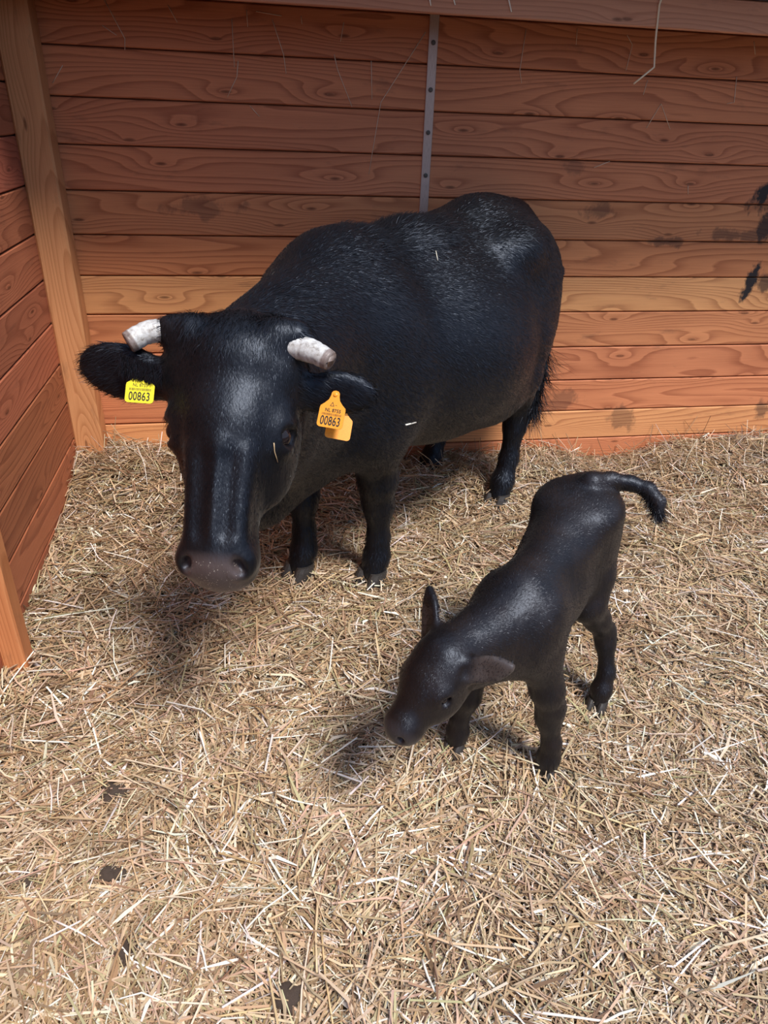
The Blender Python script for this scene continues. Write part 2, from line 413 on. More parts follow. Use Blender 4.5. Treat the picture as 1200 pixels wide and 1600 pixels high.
# ================================================================== implicit modelling
class Field:
    def __init__(s, lo, hi, h):
        s.lo = np.array(lo, float); s.h = h
        s.n = np.ceil((np.array(hi)-s.lo)/h).astype(int)+1
        s.f = np.full(s.n, 1.0, np.float32)
    def _sub(s, lo, hi, pad):
        a = np.clip(np.floor((lo-pad-s.lo)/s.h).astype(int), 0, s.n-1)
        b = np.clip(np.ceil((hi+pad-s.lo)/s.h).astype(int)+1, 1, s.n)
        sl = tuple(slice(i, j) for i, j in zip(a, b))
        ax = [(s.lo[i] + s.h*np.arange(a[i], b[i])).astype(np.float32) for i in range(3)]
        return sl, ax[0][:, None, None], ax[1][None, :, None], ax[2][None, None, :]
    def _blend(s, sl, d, k, op):
        c = s.f[sl]; d = d.astype(np.float32)
        if op == 'add':
            hh = np.maximum(k-np.abs(c-d), 0)/k
            s.f[sl] = np.minimum(c, d) - hh*hh*k*0.25
        else:
            d = -d
            hh = np.maximum(k-np.abs(c-d), 0)/k
            s.f[sl] = np.maximum(c, d) + hh*hh*k*0.25
    def cone(s, a, b, ra, rb, k=0.04, op='add'):
        a = np.array(a, float); b = np.array(b, float)
        r = max(ra, rb)
        sl, X, Y, Z = s._sub(np.minimum(a, b)-r, np.maximum(a, b)+r, k+3*s.h)
        ab = b-a; L2 = ab@ab
        t = ((X-a[0])*ab[0]+(Y-a[1])*ab[1]+(Z-a[2])*ab[2])/L2
        t = np.clip(t, 0, 1)
        d = np.sqrt((X-a[0]-t*ab[0])**2+(Y-a[1]-t*ab[1])**2+(Z-a[2]-t*ab[2])**2) - (ra+(rb-ra)*t)
        s._blend(sl, d, k, op)
    def chain(s, pts, k=0.03):
        for (p, r), (q, r2) in zip(pts[:-1], pts[1:]): s.cone(p, q, r, r2, k)
    def ell(s, c, r, ax=None, k=0.05, op='add'):
        c = np.array(c, float); r = np.array(r, float)
        ax = np.eye(3) if ax is None else np.array(ax, float)
        ext = np.sqrt(((ax*r[:, None])**2).sum(0))
        sl, X, Y, Z = s._sub(c-ext, c+ext, k+3*s.h)
        X = X-c[0]; Y = Y-c[1]; Z = Z-c[2]
        q = [(X*ax[i][0]+Y*ax[i][1]+Z*ax[i][2])/r[i] for i in range(3)]
        k0 = np.sqrt(q[0]**2+q[1]**2+q[2]**2)+1e-6
        k1 = np.sqrt((q[0]/r[0])**2+(q[1]/r[1])**2+(q[2]/r[2])**2)+1e-6
        s._blend(sl, k0*(k0-1)/k1, k, op)
    def mesh(s, smooth=2):
        f = s.f; n = s.n
        neg = f < 0
        cnt = np.zeros(tuple(n-1), np.int8)
        for i in (0, 1):
            for j in (0, 1):
                for k in (0, 1):
                    cnt += neg[i:n[0]-1+i, j:n[1]-1+j, k:n[2]-1+k]
        cells = np.argwhere((cnt > 0) & (cnt < 8))
        vid = np.full(tuple(n-1), -1, np.int32); vid[tuple(cells.T)] = np.arange(len(cells))
        acc = np.zeros((len(cells), 3)); num = np.zeros(len(cells))
        cor = [(i, j, k) for i in (0, 1) for j in (0, 1) for k in (0, 1)]
        vals = {c: f[cells[:, 0]+c[0], cells[:, 1]+c[1], cells[:, 2]+c[2]].astype(float) for c in cor}
        for c in cor:
            for ax in range(3):
                if c[ax]: continue
                d = list(c); d[ax] = 1; d = tuple(d)
                va, vb = vals[c], vals[d]
                m_ = (va < 0) != (vb < 0)
                t = np.where(m_, va/np.where(m_, va-vb, 1), 0)
                p = np.array(c, float)[None].repeat(len(cells), 0); p[:, ax] = t
                acc[m_] += p[m_]; num[m_] += 1
        V = s.lo + s.h*(cells + acc/num[:, None])
        F = []
        for ax in range(3):
            a = neg
            sl0 = [slice(None)]*3; sl1 = [slice(None)]*3
            sl0[ax] = slice(0, -1); sl1[ax] = slice(1, None)
            e = np.argwhere(a[tuple(sl0)] != a[tuple(sl1)])
            o1, o2 = [(1, 2), (2, 0), (0, 1)][ax]
            ok = (e[:, o1] > 0) & (e[:, o2] > 0) & (e[:, o1] < n[o1]-1) & (e[:, o2] < n[o2]-1)
            e = e[ok]
            def g(d1, d2):
                q = e.copy(); q[:, o1] -= d1; q[:, o2] -= d2
                return vid[q[:, 0], q[:, 1], q[:, 2]]
            quad = np.stack([g(1, 1), g(0, 1), g(0, 0), g(1, 0)], 1)
            inside_first = a[e[:, 0], e[:, 1], e[:, 2]]
            quad[~inside_first] = quad[~inside_first][:, ::-1]
            F.append(quad)
        F = np.concatenate(F); F = F[(F >= 0).all(1)]
        for _ in range(smooth):
            S = np.zeros_like(V); N = np.zeros(len(V))
            for i in range(4):
                for j in (1, 3):
                    np.add.at(S, F[:, i], V[F[:, (i+j) % 4]]); np.add.at(N, F[:, i], 1)
            V = V*0.5 + 0.5*S/np.maximum(N, 1)[:, None]
        return V, F
def vert_normals(V, F):
    n = np.cross(V[F[:, 2]]-V[F[:, 0]], V[F[:, 3]]-V[F[:, 1]])
    N = np.zeros_like(V)
    for i in range(4): np.add.at(N, F[:, i], n)
    return N/np.maximum(np.linalg.norm(N, axis=1), 1e-9)[:, None]
def sample_surface(V, F, count, weight=None):
    A = 0.5*np.linalg.norm(np.cross(V[F[:, 2]]-V[F[:, 0]], V[F[:, 3]]-V[F[:, 1]]), axis=1)
    if weight is not None: A = A*weight
    i = RNG.choice(len(F), count, p=A/A.sum())
    u = RNG.random((count, 1)); v = RNG.random((count, 1))
    q = V[F[i]]
    p = q[:, 0]*(1-u)*(1-v)+q[:, 1]*u*(1-v)+q[:, 2]*u*v+q[:, 3]*(1-u)*v
    return p, i
def fur(name, P, N, D, L, width, lift, mat, parent, spread=0.20, tilt=0.20):
    """single short strands: root P, surface normal N, comb direction D"""
    n = len(P)
    D = D - N*(D*N).sum(1)[:, None]
    D /= np.maximum(np.linalg.norm(D, axis=1), 1e-6)[:, None]
    S = np.cross(N, D)
    D = D + S*RNG.normal(0, 0.22, n)[:, None]
    lift = np.broadcast_to(lift, (n,))*RNG.uniform(0.5, 1.4, n)
    L = np.broadcast_to(L, (n,))*RNG.uniform(0.6, 1.25, n)
    mid = P + (D*0.5 + N*lift[:, None]*0.62)*L[:, None]
    tip = P + (D + N*lift[:, None]*0.85)*L[:, None]
    w = (S + 0.4*N*RNG.normal(0, 1, n)[:, None])*np.broadcast_to(width, (n,))[:, None]
    V = np.stack([P-N*0.002-w*.5, P-N*0.002+w*.5, mid-w*.45, mid+w*.45, tip, tip+w*.08], 1).reshape(-1, 3)
    base = np.array([(1, 0, 2, 3), (3, 2, 4, 5)])
    Fc = (np.arange(n)[:, None, None]*6 + base[None]).reshape(-1, 4)
    o = np_mesh(name, V, Fc, mat, parent, smooth=True)
    NN = N - D*tilt + S*RNG.normal(0, spread, n)[:, None] + D*RNG.normal(0, 0.10, n)[:, None]; NN /= np.linalg.norm(NN, axis=1)[:, None]
    NV = np.repeat(NN, 6, 0)
    if len(o.data.vertices) == len(NV):
        o.data.normals_split_custom_set_from_vertices(NV.tolist())
    o['kind'] = 'stuff'
    return o

# animal materials
def coat_material(name, base, brown, rough=0.42, spec=0.42):
    m = NT(name)
    at = m.n('ShaderNodeAttribute'); at.attribute_name = 'coat'
    tc = m.n('ShaderNodeTexCoord')
    n1 = m.noise(m.vmap(tc.outputs['Object'], (1, 1, 0.35)), 170, 3, 0.6)
    n2 = m.noise(tc.outputs['Object'], 14, 3)
    n3 = m.noise(m.vmap(tc.outputs['Object'], (1, 1, 0.22)), 34, 3, 0.6)
    col = m.mix(m.ramp(n2, [(0.35, (0, 0, 0)), (0.7, (1, 1, 1))]), base, brown)
    col = m.mix(1.0, col, at.outputs['Color'], 'ADD')
    spk = m.n('ShaderNodeTexVoronoi'); spk.inputs['Scale'].default_value = 210; m.l(tc.outputs['Object'], spk.inputs['Vector'])
    patch = m.ramp(m.noise(tc.outputs['Object'], 55, 3), [(0.48, (0, 0, 0)), (0.6, (1, 1, 1))])
    sp = m.math('MULTIPLY', m.ramp(spk.outputs['Distance'], [(0.16, (1, 1, 1)), (0.26, (0, 0, 0))]), patch)
    sep = m.n('ShaderNodeSeparateColor'); m.l(at.outputs['Color'], sep.inputs[0])
    sp = m.math('MULTIPLY', sp, m.math('GREATER_THAN', sep.outputs[0], 0.062))
    col = m.mix(sp, col, (0.50, 0.46, 0.42))
    m.l(col, m.b.inputs['Base Color'])
    m.set(Roughness=rough); m.b.inputs['Specular IOR Level'].default_value = spec
    m.b.inputs['Specular Tint'].default_value = (0.66, 0.77, 1.0, 1)  # blue of the sky's sheen put into the coat's specular tint
    m.b.inputs['Sheen Weight'].default_value = 0.04; m.b.inputs['Sheen Roughness'].default_value = 0.35
    h = m.math('ADD', m.math('MULTIPLY', n1, 0.35), m.math('MULTIPLY', n3, 1.0))
    m.bump(h, 0.40, 0.006)
    return m.m
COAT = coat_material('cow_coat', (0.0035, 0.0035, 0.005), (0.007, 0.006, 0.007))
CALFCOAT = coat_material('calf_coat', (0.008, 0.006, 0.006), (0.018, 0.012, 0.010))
m = NT('cow_hair'); m.set(Base_Color=(0.005, 0.005, 0.007, 1), Roughness=0.44); m.b.inputs['Specular IOR Level'].default_value = 0.55; m.b.inputs['Specular Tint'].default_value = (0.62, 0.74, 1.0, 1); m.b.inputs['Sheen Weight'].default_value = 0.06; m.b.inputs['Sheen Roughness'].default_value = 0.35; HAIR = m.m  # bluish sky sheen tinted into the hair's highlights
m = NT('calf_hair'); m.set(Base_Color=(0.011, 0.008, 0.008, 1), Roughness=0.44); m.b.inputs['Specular IOR Level'].default_value = 0.6; m.b.inputs['Specular Tint'].default_value = (0.72, 0.80, 1.0, 1); CHAIR = m.m  # specular tint carries the sky's blue sheen here too
m = NT('eye_glossy'); m.set(Base_Color=(0.012, 0.008, 0.010, 1), Roughness=0.06); EYE = m.m
m = NT('hoof_horn'); nz = m.noise(None, 30, 3)
m.l(m.ramp(nz, [(0.35, (0.018, 0.016, 0.016)), (0.7, (0.06, 0.052, 0.05))]), m.b.inputs['Base Color']); m.set(Roughness=0.5); HOOF = m.m

def sphere(r, c=(0, 0, 0), ax=None, seg=20, rings=12):
    V = []; F = []
    for i in range(rings+1):
        th = math.pi*i/rings
        for j in range(seg):
            ph = 2*math.pi*j/seg
            V.append((math.sin(th)*math.cos(ph), math.sin(th)*math.sin(ph), math.cos(th)))
    V = np.array(V)*np.array(r)
    if ax is not None: V = V @ np.array(ax)
    V = V + np.array(c)
    for i in range(rings):
        for j in range(seg):
            k = (j+1) % seg
            F.append((i*seg+j, (i+1)*seg+j, (i+1)*seg+k, i*seg+k))
    return V, F
def hoof_mesh(w=0.05, l=0.06, h=0.06):
    """cloven hoof, toe towards -x, sole at z = 0"""
    V = []; F = []
    for sgn in (-1, 1):
        n0 = len(V)
        rings = []
        for (z, sx, sy, cx) in ((0, 1.0, 1.0, -0.008), (0.35, .95, .98, -0.004), (0.75, .84, .92, 0.004), (1.0, .74, .82, 0.01)):
            for j in range(14):
                t = 2*math.pi*j/14
                x = math.cos(t)*l*0.62*sx; y = math.sin(t)*w*0.29*sy
                if x < 0: y *= 1-0.25*(x/(l*0.62))**2
                V.append((x+cx-0.004, y+sgn*w*0.27, z*h))
        for i in range(3):
            for j in range(14):
                k = (j+1) % 14
                F.append((n0+i*14+j, n0+i*14+k, n0+(i+1)*14+k, n0+(i+1)*14+j))
        F.append(tuple(n0+j for j in range(13, -1, -1))); F.append(tuple(n0+42+j for j in range(14)))
    return V, F

class Frame:
    """a local frame: origin and orthonormal axes x (left), u (poll to muzzle), w (out of the face)"""
    def __init__(s, o, n, left):
        s.o = np.array(o, float); s.u = np.array(n, float)/np.linalg.norm(n)
        x = np.array(left, float); x = x - s.u*(x@s.u); s.x = x/np.linalg.norm(x)
        s.w = np.cross(s.u, s.x)
    def p(s, x, u, w): return s.o + s.x*x + s.u*u + s.w*w
    def d(s, x, u, w): return s.x*x + s.u*u + s.w*w
    @property
    def ax(s): return np.array([s.x, s.u, s.w])
    def inv(s, P): 
        q = np.asarray(P)-s.o; return np.stack([q@s.x, q@s.u, q@s.w], -1)
    def tilt(s, dirx, nrm):
        """axes: first along dirx (frame coords), third along nrm"""
        a = s.d(*dirx); a = a/np.linalg.norm(a); c = s.d(*nrm); c = c-a*(a@c); c /= np.linalg.norm(c)
        return np.array([a, np.cross(c, a), c])
class Local:
    """animal frame: x backwards along the body, y to the animal's left ... in world"""
    def __init__(s, ox, oy, ax, ay):
        n = math.hypot(ax, ay); s.a = np.array([ax/n, ay/n, 0]); s.o = np.array([ox, oy, 0.0])
        s.l = np.array([-s.a[1], s.a[0], 0])        # animal's right, keeps the frame right handed
        s.rz = math.atan2(s.a[1], s.a[0])
    def to(s, P):
        q = np.asarray(P, float)-s.o; return np.stack([q@s.a, q@s.l, q[..., 2]], -1)
    def vec(s, D):
        D = np.asarray(D, float); return np.stack([D@s.a, D@s.l, D[..., 2]], -1)

# ================================================================== the cow
CW = Local(0.24, 2.18, 0.72, 0.694)
LS = -1.0                      # local y of the animal's left side is negative
cow = empty('cow', (CW.o[0], CW.o[1], 0), CW.rz)
tag(cow, 'large black horned cow with yellow and orange ear tags facing outward', 'cow')
HZ = 1.44
poll = at_depth(352, 506, HZ); muz = at_depth(324, 905, HZ-0.02)
HF = Frame(CW.to(poll), CW.vec(muz-poll), CW.vec(camdir(0.985, 0.03, -0.06)))
HLEN = np.linalg.norm(muz-poll)
fld = Field((-1.10, -0.62, -0.05), (1.36, 0.55, 1.36), 0.0075)
A = fld
# torso
A.ell((0.50, 0, 0.80), (0.62, 0.335, 0.36), k=0.1)
A.ell((0.58, 0, 0.72), (0.46, 0.35, 0.31), k=0.1)
A.ell((0.06, 0, 0.80), (0.29, 0.25, 0.34), k=0.12)
A.ell((0.96, 0, 0.98), (0.27, 0.24, 0.24), k=0.12)
A.cone((-0.02, 0, 1.09), (0.35, 0, 1.09), 0.095, 0.09, k=0.12)
A.cone((0.35, 0, 1.09), (0.85, 0, 1.12), 0.09, 0.10, k=0.1)
A.cone((0.80, 0, 1.14), (1.12, 0, 1.13), 0.10, 0.08, k=0.1)
for s in (-1, 1):
    A.ell((0.82, s*0.20, 1.10), (0.14, 0.07, 0.06), k=0.14)
    A.ell((1.14, s*0.10, 1.02), (0.08, 0.07, 0.07), k=0.1)
    A.ell((1.00, s*0.17, 0.80), (0.20, 0.115, 0.30), k=0.09)
    A.ell((0.00, s*0.175, 0.80), (0.17, 0.09, 0.27), k=0.09)
    A.cone((-0.12, s*0.13, 0.66), (0.0, s*0.14, 0.60), 0.10, 0.10, k=0.08)
# brisket
A.ell((-0.20, 0, 0.62), (0.17, 0.13, 0.15), k=0.10)
A.ell((-0.33, 0, 0.535), (0.19, 0.08, 0.17), k=0.10)
# neck from the shoulders to the head
nk0 = np.array([-0.02, 0, 0.95]); nk1 = HF.p(0, 0.10, -0.20)
A.cone(nk0, nk1, 0.205, 0.135, k=0.12)
A.cone((0.03, 0, 1.05), HF.p(0, 0.05, -0.13), 0.12, 0.095, k=0.1)
A.cone((-0.10, 0, 0.78), HF.p(0, 0.24, -0.25), 0.19, 0.085, k=0.1)
A.cone((-0.18, 0, 0.62), HF.p(0, 0.26, -0.27), 0.13, 0.045, k=0.1)
# legs
def front_leg(Fd, fx, fy, s, hx=0.02):
    Fd.chain([((0.0, s*0.155, 0.66), 0.098), ((hx*.3+fx*0.6, (s*0.15+fy)/2, 0.42), 0.064), ((fx*0.9+0.0, fy, 0.335), 0.051), ((fx-0.0, fy, 0.29), 0.047),
              ((fx+0.005, fy, 0.16), 0.036), ((fx, fy, 0.085), 0.043), ((fx-0.02, fy, 0.03), 0.044)], k=0.035)
def hind_leg(Fd, fx, fy, s):
    Fd.chain([((0.93, s*0.18, 0.74), 0.13), ((0.92, s*0.20, 0.60), 0.095), ((0.97, s*0.19, 0.50), 0.066), ((fx+0.07, fy, 0.405), 0.048), ((fx+0.065, fy, 0.34), 0.044),
              ((fx+0.05, fy, 0.18), 0.036), ((fx+0.015, fy, 0.085), 0.044), ((fx-0.01, fy, 0.03), 0.044)], k=0.04)
feet = {}
for nm, q in (('fl', (580, 903)), ('fr', (467, 893))):
    w_ = at_floor(*q); lo = CW.to(np.array([w_[0], w_[1], 0])); lo = lo + np.array([0.03, 0, 0]); feet[nm] = lo
feet['hl'] = CW.to(np.array([1.045, 2.70, 0])); feet['hr'] = CW.to(np.array([0.78, 2.97, 0]))
front_leg(A, feet['fl'][0], feet['fl'][1], -1); front_leg(A, feet['fr'][0], feet['fr'][1], 1)
hind_leg(A, feet['hl'][0], feet['hl'][1], -1); hind_leg(A, feet['hr'][0], feet['hr'][1], 1)
for s in (-1, 1): A.ell((0.76, s*0.20, 0.56), (0.16, 0.09, 0.11), k=0.10)
# udder
A.ell((0.80, 0, 0.50), (0.15, 0.13, 0.10), k=0.08)
# tail
def cow_depth(p):
    w_ = CW.o + CW.a*p[0] + CW.l*p[1] + np.array([0, 0, p[2]]); return float((CAMR @ (w_-CAMP))[2])
TD = cow_depth((1.20, -0.10, 0.75))
TP = [CW.to(at_depth(px, py, TD)) for px, py in ((868, 425), (862, 480), (851, 540), (838, 600), (830, 640))]
A.chain([((1.12, 0, 1.17), 0.05), ((1.19, 0, 1.12), 0.036), (TP[0], 0.028), (TP[1], 0.024), (TP[2], 0.021), (TP[3], 0.020), (TP[4], 0.012)], k=0.04)
# head
hp, hx = HF.p, HF.ax
def he(c, r, k=0.04, op='add', ax=None): A.ell(hp(*c), r, hx if ax is None else ax, k, op)
he((0, .14, -.105), (.130, .19, .090), 0.05)
he((0, .045, -.075), (.108, .06, .062), 0.04)
A.cone(hp(0, .20, -.085), hp(0, .46, -.072), .086, .064, k=0.06)
he((0, .475, -.078), (.084, .060, .066), 0.035)
he((0, .505, -.105), (.070, .045, .05), 0.03)
A.cone(hp(0, .30, -.17), hp(0, .47, -.12), .07, .05, k=0.05)
for s in (-1, 1):
    he((s*.075, .225, -.175), (.055, .13, .085), 0.05)
    he((s*.110, .200, -.085), (.034, .05, .034), 0.03)      # orbit
    he((s*.112, .06, -.10), (.04, .07, .05), 0.04)
    A.cone(hp(s*.052, .26, -.030), hp(s*.044, .44, -.032), .018, .020, k=0.025)   # nasal ridges
    he((s*.054, .482, -.050), (.030, .036, .034), 0.02)      # nostril wing
    A.cone(hp(s*.095, .0, -.065), hp(s*.135, .0, -.065), .04, .034, k=0.03)      # horn base
A.cone(hp(0, .24, -.012), hp(0, .42, -.012), .012, .012, k=0.03)                  # bridge of the nose
for s in (-1, 1):
    A.cone(hp(s*.028, .28, .014), hp(s*.027, .42, .008), .013, .011, k=0.025, op='sub')
    he((s*.056, .494, -.024), (.012, .021, .024), 0.010, 'sub', HF.tilt((0.85, -0.45*s, 0), (0, 0, 1)))
    he((s*.138, .214, -.078), (.024, .026, .024), 0.010, 'sub')
    A.cone(hp(s*.092, .186, -.054), hp(s*.132, .190, -.080), .0100, .009, k=0.012)   # upper lid
    A.cone(hp(s*.098, .243, -.060), hp(s*.126, .240, -.086), .0090, .008, k=0.012)   # lower lid
# ears: a flat cup each
def ear(Fd, Fr, root, tip, wid, nrm, thick=0.016, cup=0.020, tip_r=0):
    r, t = np.array(root), np.array(tip)
    ax = Fr.tilt(t-r, nrm); L = np.linalg.norm(t-r)
    c = Fr.p(*(r+(t-r)*0.52))
    Fd.cone(Fr.p(*r), Fr.p(*(r+(t-r)*0.35)), wid*0.42, wid*0.45, k=0.03)
    Fd.ell(c, (L*0.52, wid, thick), ax, 0.02)
    if tip_r: Fd.cone(c + ax[0]*L*0.22, c + ax[0]*L*0.56, wid*0.5, tip_r, k=0.02)
    Fd.ell(c + ax[2]*(thick+cup) + ax[0]*L*0.03, (L*0.44, wid*0.80, cup*1.35), ax, 0.012, 'sub')
EAR_L = ((.125, .112, -.115), (.300, .100, -.13)); EAR_R = ((-.130, .110, -.095), (-.337, .070, -.085))
ear(A, HF, *EAR_L, .050, (0.25, 0.42, .87), .021, .013)
ear(A, HF, *EAR_R, .062, (-0.2, 0.30, .90), .022, .013)
CV, CF = A.mesh(2)
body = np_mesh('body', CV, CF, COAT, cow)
CN = vert_normals(CV, CF)
q = HF.inv(CV)
mz = np.clip((q[:, 1]-0.462)/0.03, 0, 1)*np.clip((q[:, 2]+.13)/.04, 0, 1)*np.clip((.068-np.abs(q[:, 0]))/.02, 0, 1)*(np.linalg.norm(q-np.array([0, .5, -.06]), axis=1) < .13)
point_attr(body, 'coat', mz[:, None]*np.array([0.085, 0.064, 0.064]))
# flow of the coat
def cow_flow(P):
    q = HF.inv(P)
    inh = (q[:, 1] < .56) & (q[:, 1] > -.06) & (np.abs(q[:, 0]) < .34) & (q[:, 2] > -.24)
    D = np.tile(np.array([0.75, 0, -0.55]), (len(P), 1))
    D[P[:, 2] < 0.55] = (0.1, 0, -1)
    D[inh] = HF.u
    ears = inh & (np.abs(q[:, 0]) > .14)
    D[ears] = (HF.x[None]*np.sign(q[ears, 0])[:, None] + 0.35*HF.u)
    return D, inh, ears, q
P, fi = sample_surface(CV, CF, 230000)
N = CN[CF[fi]].mean(1); N /= np.linalg.norm(N, axis=1)[:, None]
D, inh, ears, q = cow_flow(P)
keep = ~(inh & (q[:, 1] > .44)) & (P[:, 2] > 0.05)
for s_ in (-1, 1): keep &= np.linalg.norm(q-np.array([s_*.118, .208, -.072]), axis=1) > .034
clump = vnoise(P[:, 0]+P[:, 1], P[:, 2], 21, 14.0)
Ln = np.where(inh, 0.010, 0.016)*(0.7+0.7*clump)
Ln = np.where(ears, 0.022, Ln)
top = (P[:, 2] > 1.14) & (P[:, 0] > 0.05) & (P[:, 0] < .5); Ln = np.where(top, 0.026, Ln)
polh = inh & (q[:, 1] < .05) & (np.abs(q[:, 0]) < .11); Ln = np.where(polh, 0.024, Ln)
lift = np.where(top, 0.45, np.where(polh, 0.25, np.where(ears, 0.22, 0.13)))
hd = keep & inh; bd = keep & ~inh
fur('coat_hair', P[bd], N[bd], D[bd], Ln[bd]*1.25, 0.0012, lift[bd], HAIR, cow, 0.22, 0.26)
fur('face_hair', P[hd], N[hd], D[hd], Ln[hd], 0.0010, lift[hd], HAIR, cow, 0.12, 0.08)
# tail switch
n = 1500
t = RNG.random(n)
root = TP[2]*(1-t[:, None]) + TP[4]*t[:, None] + RNG.normal(0, .012, (n, 3))
dd = np.tile(CW.vec(camdir(-.22, 1, 0)), (n, 1)) + RNG.normal(0, .10, (n, 3))
nn = RNG.normal(0, 1, (n, 3)); nn /= np.linalg.norm(nn, axis=1)[:, None]
fur('tail_switch', root, nn, dd, 0.13, 0.002, 0.05, HAIR, cow)
# eyes
for s in (-1, 1):
    mesh_obj('eye', *sphere((.022, .022, .022), hp(s*.1130, .214, -.076), seg=24, rings=16), EYE, cow, True)
# hooves
hv, hf = hoof_mesh(0.105, 0.085, 0.062)
for nm, dx in (('fl', -.03), ('fr', -.03), ('hl', -.02), ('hr', -.02)):
    o = mesh_obj('hoof', hv, hf, HOOF, cow, False); o.location = (feet[nm][0]+dx, feet[nm][1], -0.022)
# horns
m = NT('horn_keratin')
tc = m.n('ShaderNodeTexCoord'); at = m.n('ShaderNodeAttribute'); at.attribute_name = 'horn'
nz = m.noise(tc.outputs['Object'], 80, 5, 0.7)
c = m.ramp(nz, [(0.30, (0.20, 0.18, 0.17)), (0.44, (0.50, 0.49, 0.49)), (0.66, (0.70, 0.73, 0.77))])
c = m.mix(1.0, c, at.outputs['Color'], 'MULTIPLY')
m.l(c, m.b.inputs['Base Color']); m.set(Roughness=0.35); m.bump(nz, 0.3, 0.004); HORN = m.m
def horn(ctrl, rads, name='horn'):
    P = np.array([hp(*c) for c in ctrl]); n = 40
    tt = np.linspace(0, len(P)-1, n); out = []; rr = []
    for t in tt:                                    # Catmull-Rom
        i = min(int(t), len(P)-2); f = t-i
        p0, p1, p2, p3 = P[max(i-1, 0)], P[i], P[i+1], P[min(i+2, len(P)-1)]
        out.append(0.5*((2*p1)+(-p0+p2)*f+(2*p0-5*p1+4*p2-p3)*f*f+(-p0+3*p1-3*p2+p3)*f**3))
        rr.append(rads[i]*(1-f)+rads[i+1]*f)
    rr = np.array(rr); s = np.linspace(0, 1, n)
    for g in (0.30, 0.47, 0.54, 0.78): rr = rr*(1-0.07*np.exp(-((s-g)/0.014)**2))
    rr = rr*(1+0.012*np.sin(s*70))
    out = np.array(out)
    e = out[-1]-out[-2]; e /= np.linalg.norm(e)
    out = np.vstack([out, out[-1]+e*0.003, out[-1]+e*0.0035, out[-1]+e*0.001]); rr = np.concatenate([rr, [rr[-1]*.90, rr[-1]*.62, rr[-1]*.5]])
    V, F = tube(out, rr, 20)
    o = mesh_obj(name, V, F, HORN, cow, True)
    sv = np.concatenate([s, [1.02, 1.02, 1.0]])
    col = np.ones((len(sv), 3))
    col = np.where((sv > 0.90)[:, None], np.array([0.42, 0.34, 0.32]), col)
    col[-1] = (0.5, 0.48, 0.46)
    point_attr(o, 'horn', np.repeat(col, 20, 0))
    return o
horn([(-.09, .012, -.068), (-.130, .004, -.064), (-.178, .008, -.054), (-.216, .036, -.040)], [.028, .026, .0245, .023])
horn([(.09, .018, -.068), (.125, .024, -.062), (.170, .034, -.052), (.212, .055, -.042)], [.026, .0265, .0255, .021])

# ear tags
def tag_mat(name, c):
    m = NT(name); nz = m.noise(None, 25, 4)
    m.l(m.mix(m.ramp(nz, [(0.45, (0, 0, 0)), (0.8, (1, 1, 1))]), c, tuple(x*0.72 for x in c)), m.b.inputs['Base Color']); m.set(Roughness=0.38); return m.m
ORANGE = tag_mat('orange_tag_plastic', (0.92, 0.36, 0.025)); YELLOW = tag_mat('yellow_tag_plastic', (0.86, 0.74, 0.03))
m = NT('tag_ink'); m.set(Base_Color=(0.02, 0.015, 0.012, 1), Roughness=0.6); INK = m.m
def tag_plate(name, mat, parent, w=.056, h=.082):
    """bell shaped plate, hole end up, in its own x (right) z (up) plane, facing -y"""
    pts = []
    hw = w/2
    half = [(0.0, h), (.0055, h-.0012), (.0085, h-.005), (.0092, h-.012), (.012, h-.021), (.019, h-.029), (hw-.001, h-.036), (hw, h-.041), (hw, .006), (hw-.002, .002), (hw-.006, 0)]
    outline = half + [(-x, z) for x, z in half[::-1] if x > 0]
    n = len(outline)
    V = [(x, -.0009, z) for x, z in outline] + [(x, .0009, z) for x, z in outline]
    F = [tuple(range(n)), tuple(range(2*n-1, n-1, -1))] + [(i, n+i, n+(i+1) % n, (i+1) % n) for i in range(n)]
    V2, F2 = tube([(0, -.0005, h-.009), (0, -.0032, h-.009), (0, -.0038, h-.009)], [.0048, .0042, .0022], 12)
    k = len(V)
    o = mesh_obj(name, V, F, mat, parent)
    st = mesh_obj('tag_stud', V2, F2, mat, o)
    return o
def text_part(name, s, size, x, z, parent, sx=1.0, y=-.0013, bold=0.0):
    cu = bpy.data.curves.new(name, 'FONT'); cu.body = s; cu.size = size; cu.align_x = 'CENTER'; cu.extrude = 0.0001; cu.offset = bold
    cu.space_character = 1.05
    t = bpy.data.objects.new('tmp', cu); link(t)
    bpy.context.view_layer.update()
    me = bpy.data.meshes.new_from_object(t.evaluated_get(bpy.context.evaluated_depsgraph_get()))
    bpy.data.objects.remove(t)
    me.materials.clear(); me.materials.append(INK); me.name = name
    o = link(bpy.data.objects.new(name, me)); o.parent = parent
    o.rotation_euler = (math.pi/2, 0, 0); o.scale = (sx, 1, 1); o.location = (x, y, z)
    return o
def barcode(parent, x0, x1, z0, z1, y=-.0012, seed=4):
    r = random.Random(seed); V = []; F = []; x = x0
    while x < x1:
        w = r.choice((.0004, .0006, .0009)); k = len(V)
        V += [(x, y, z0), (x+w, y, z0), (x+w, y, z1), (x, y, z1)]; F.append((k, k+1, k+2, k+3))
        x += w + r.choice((.0005, .0007, .0012))
    return mesh_obj('barcode', V, F, INK, parent)
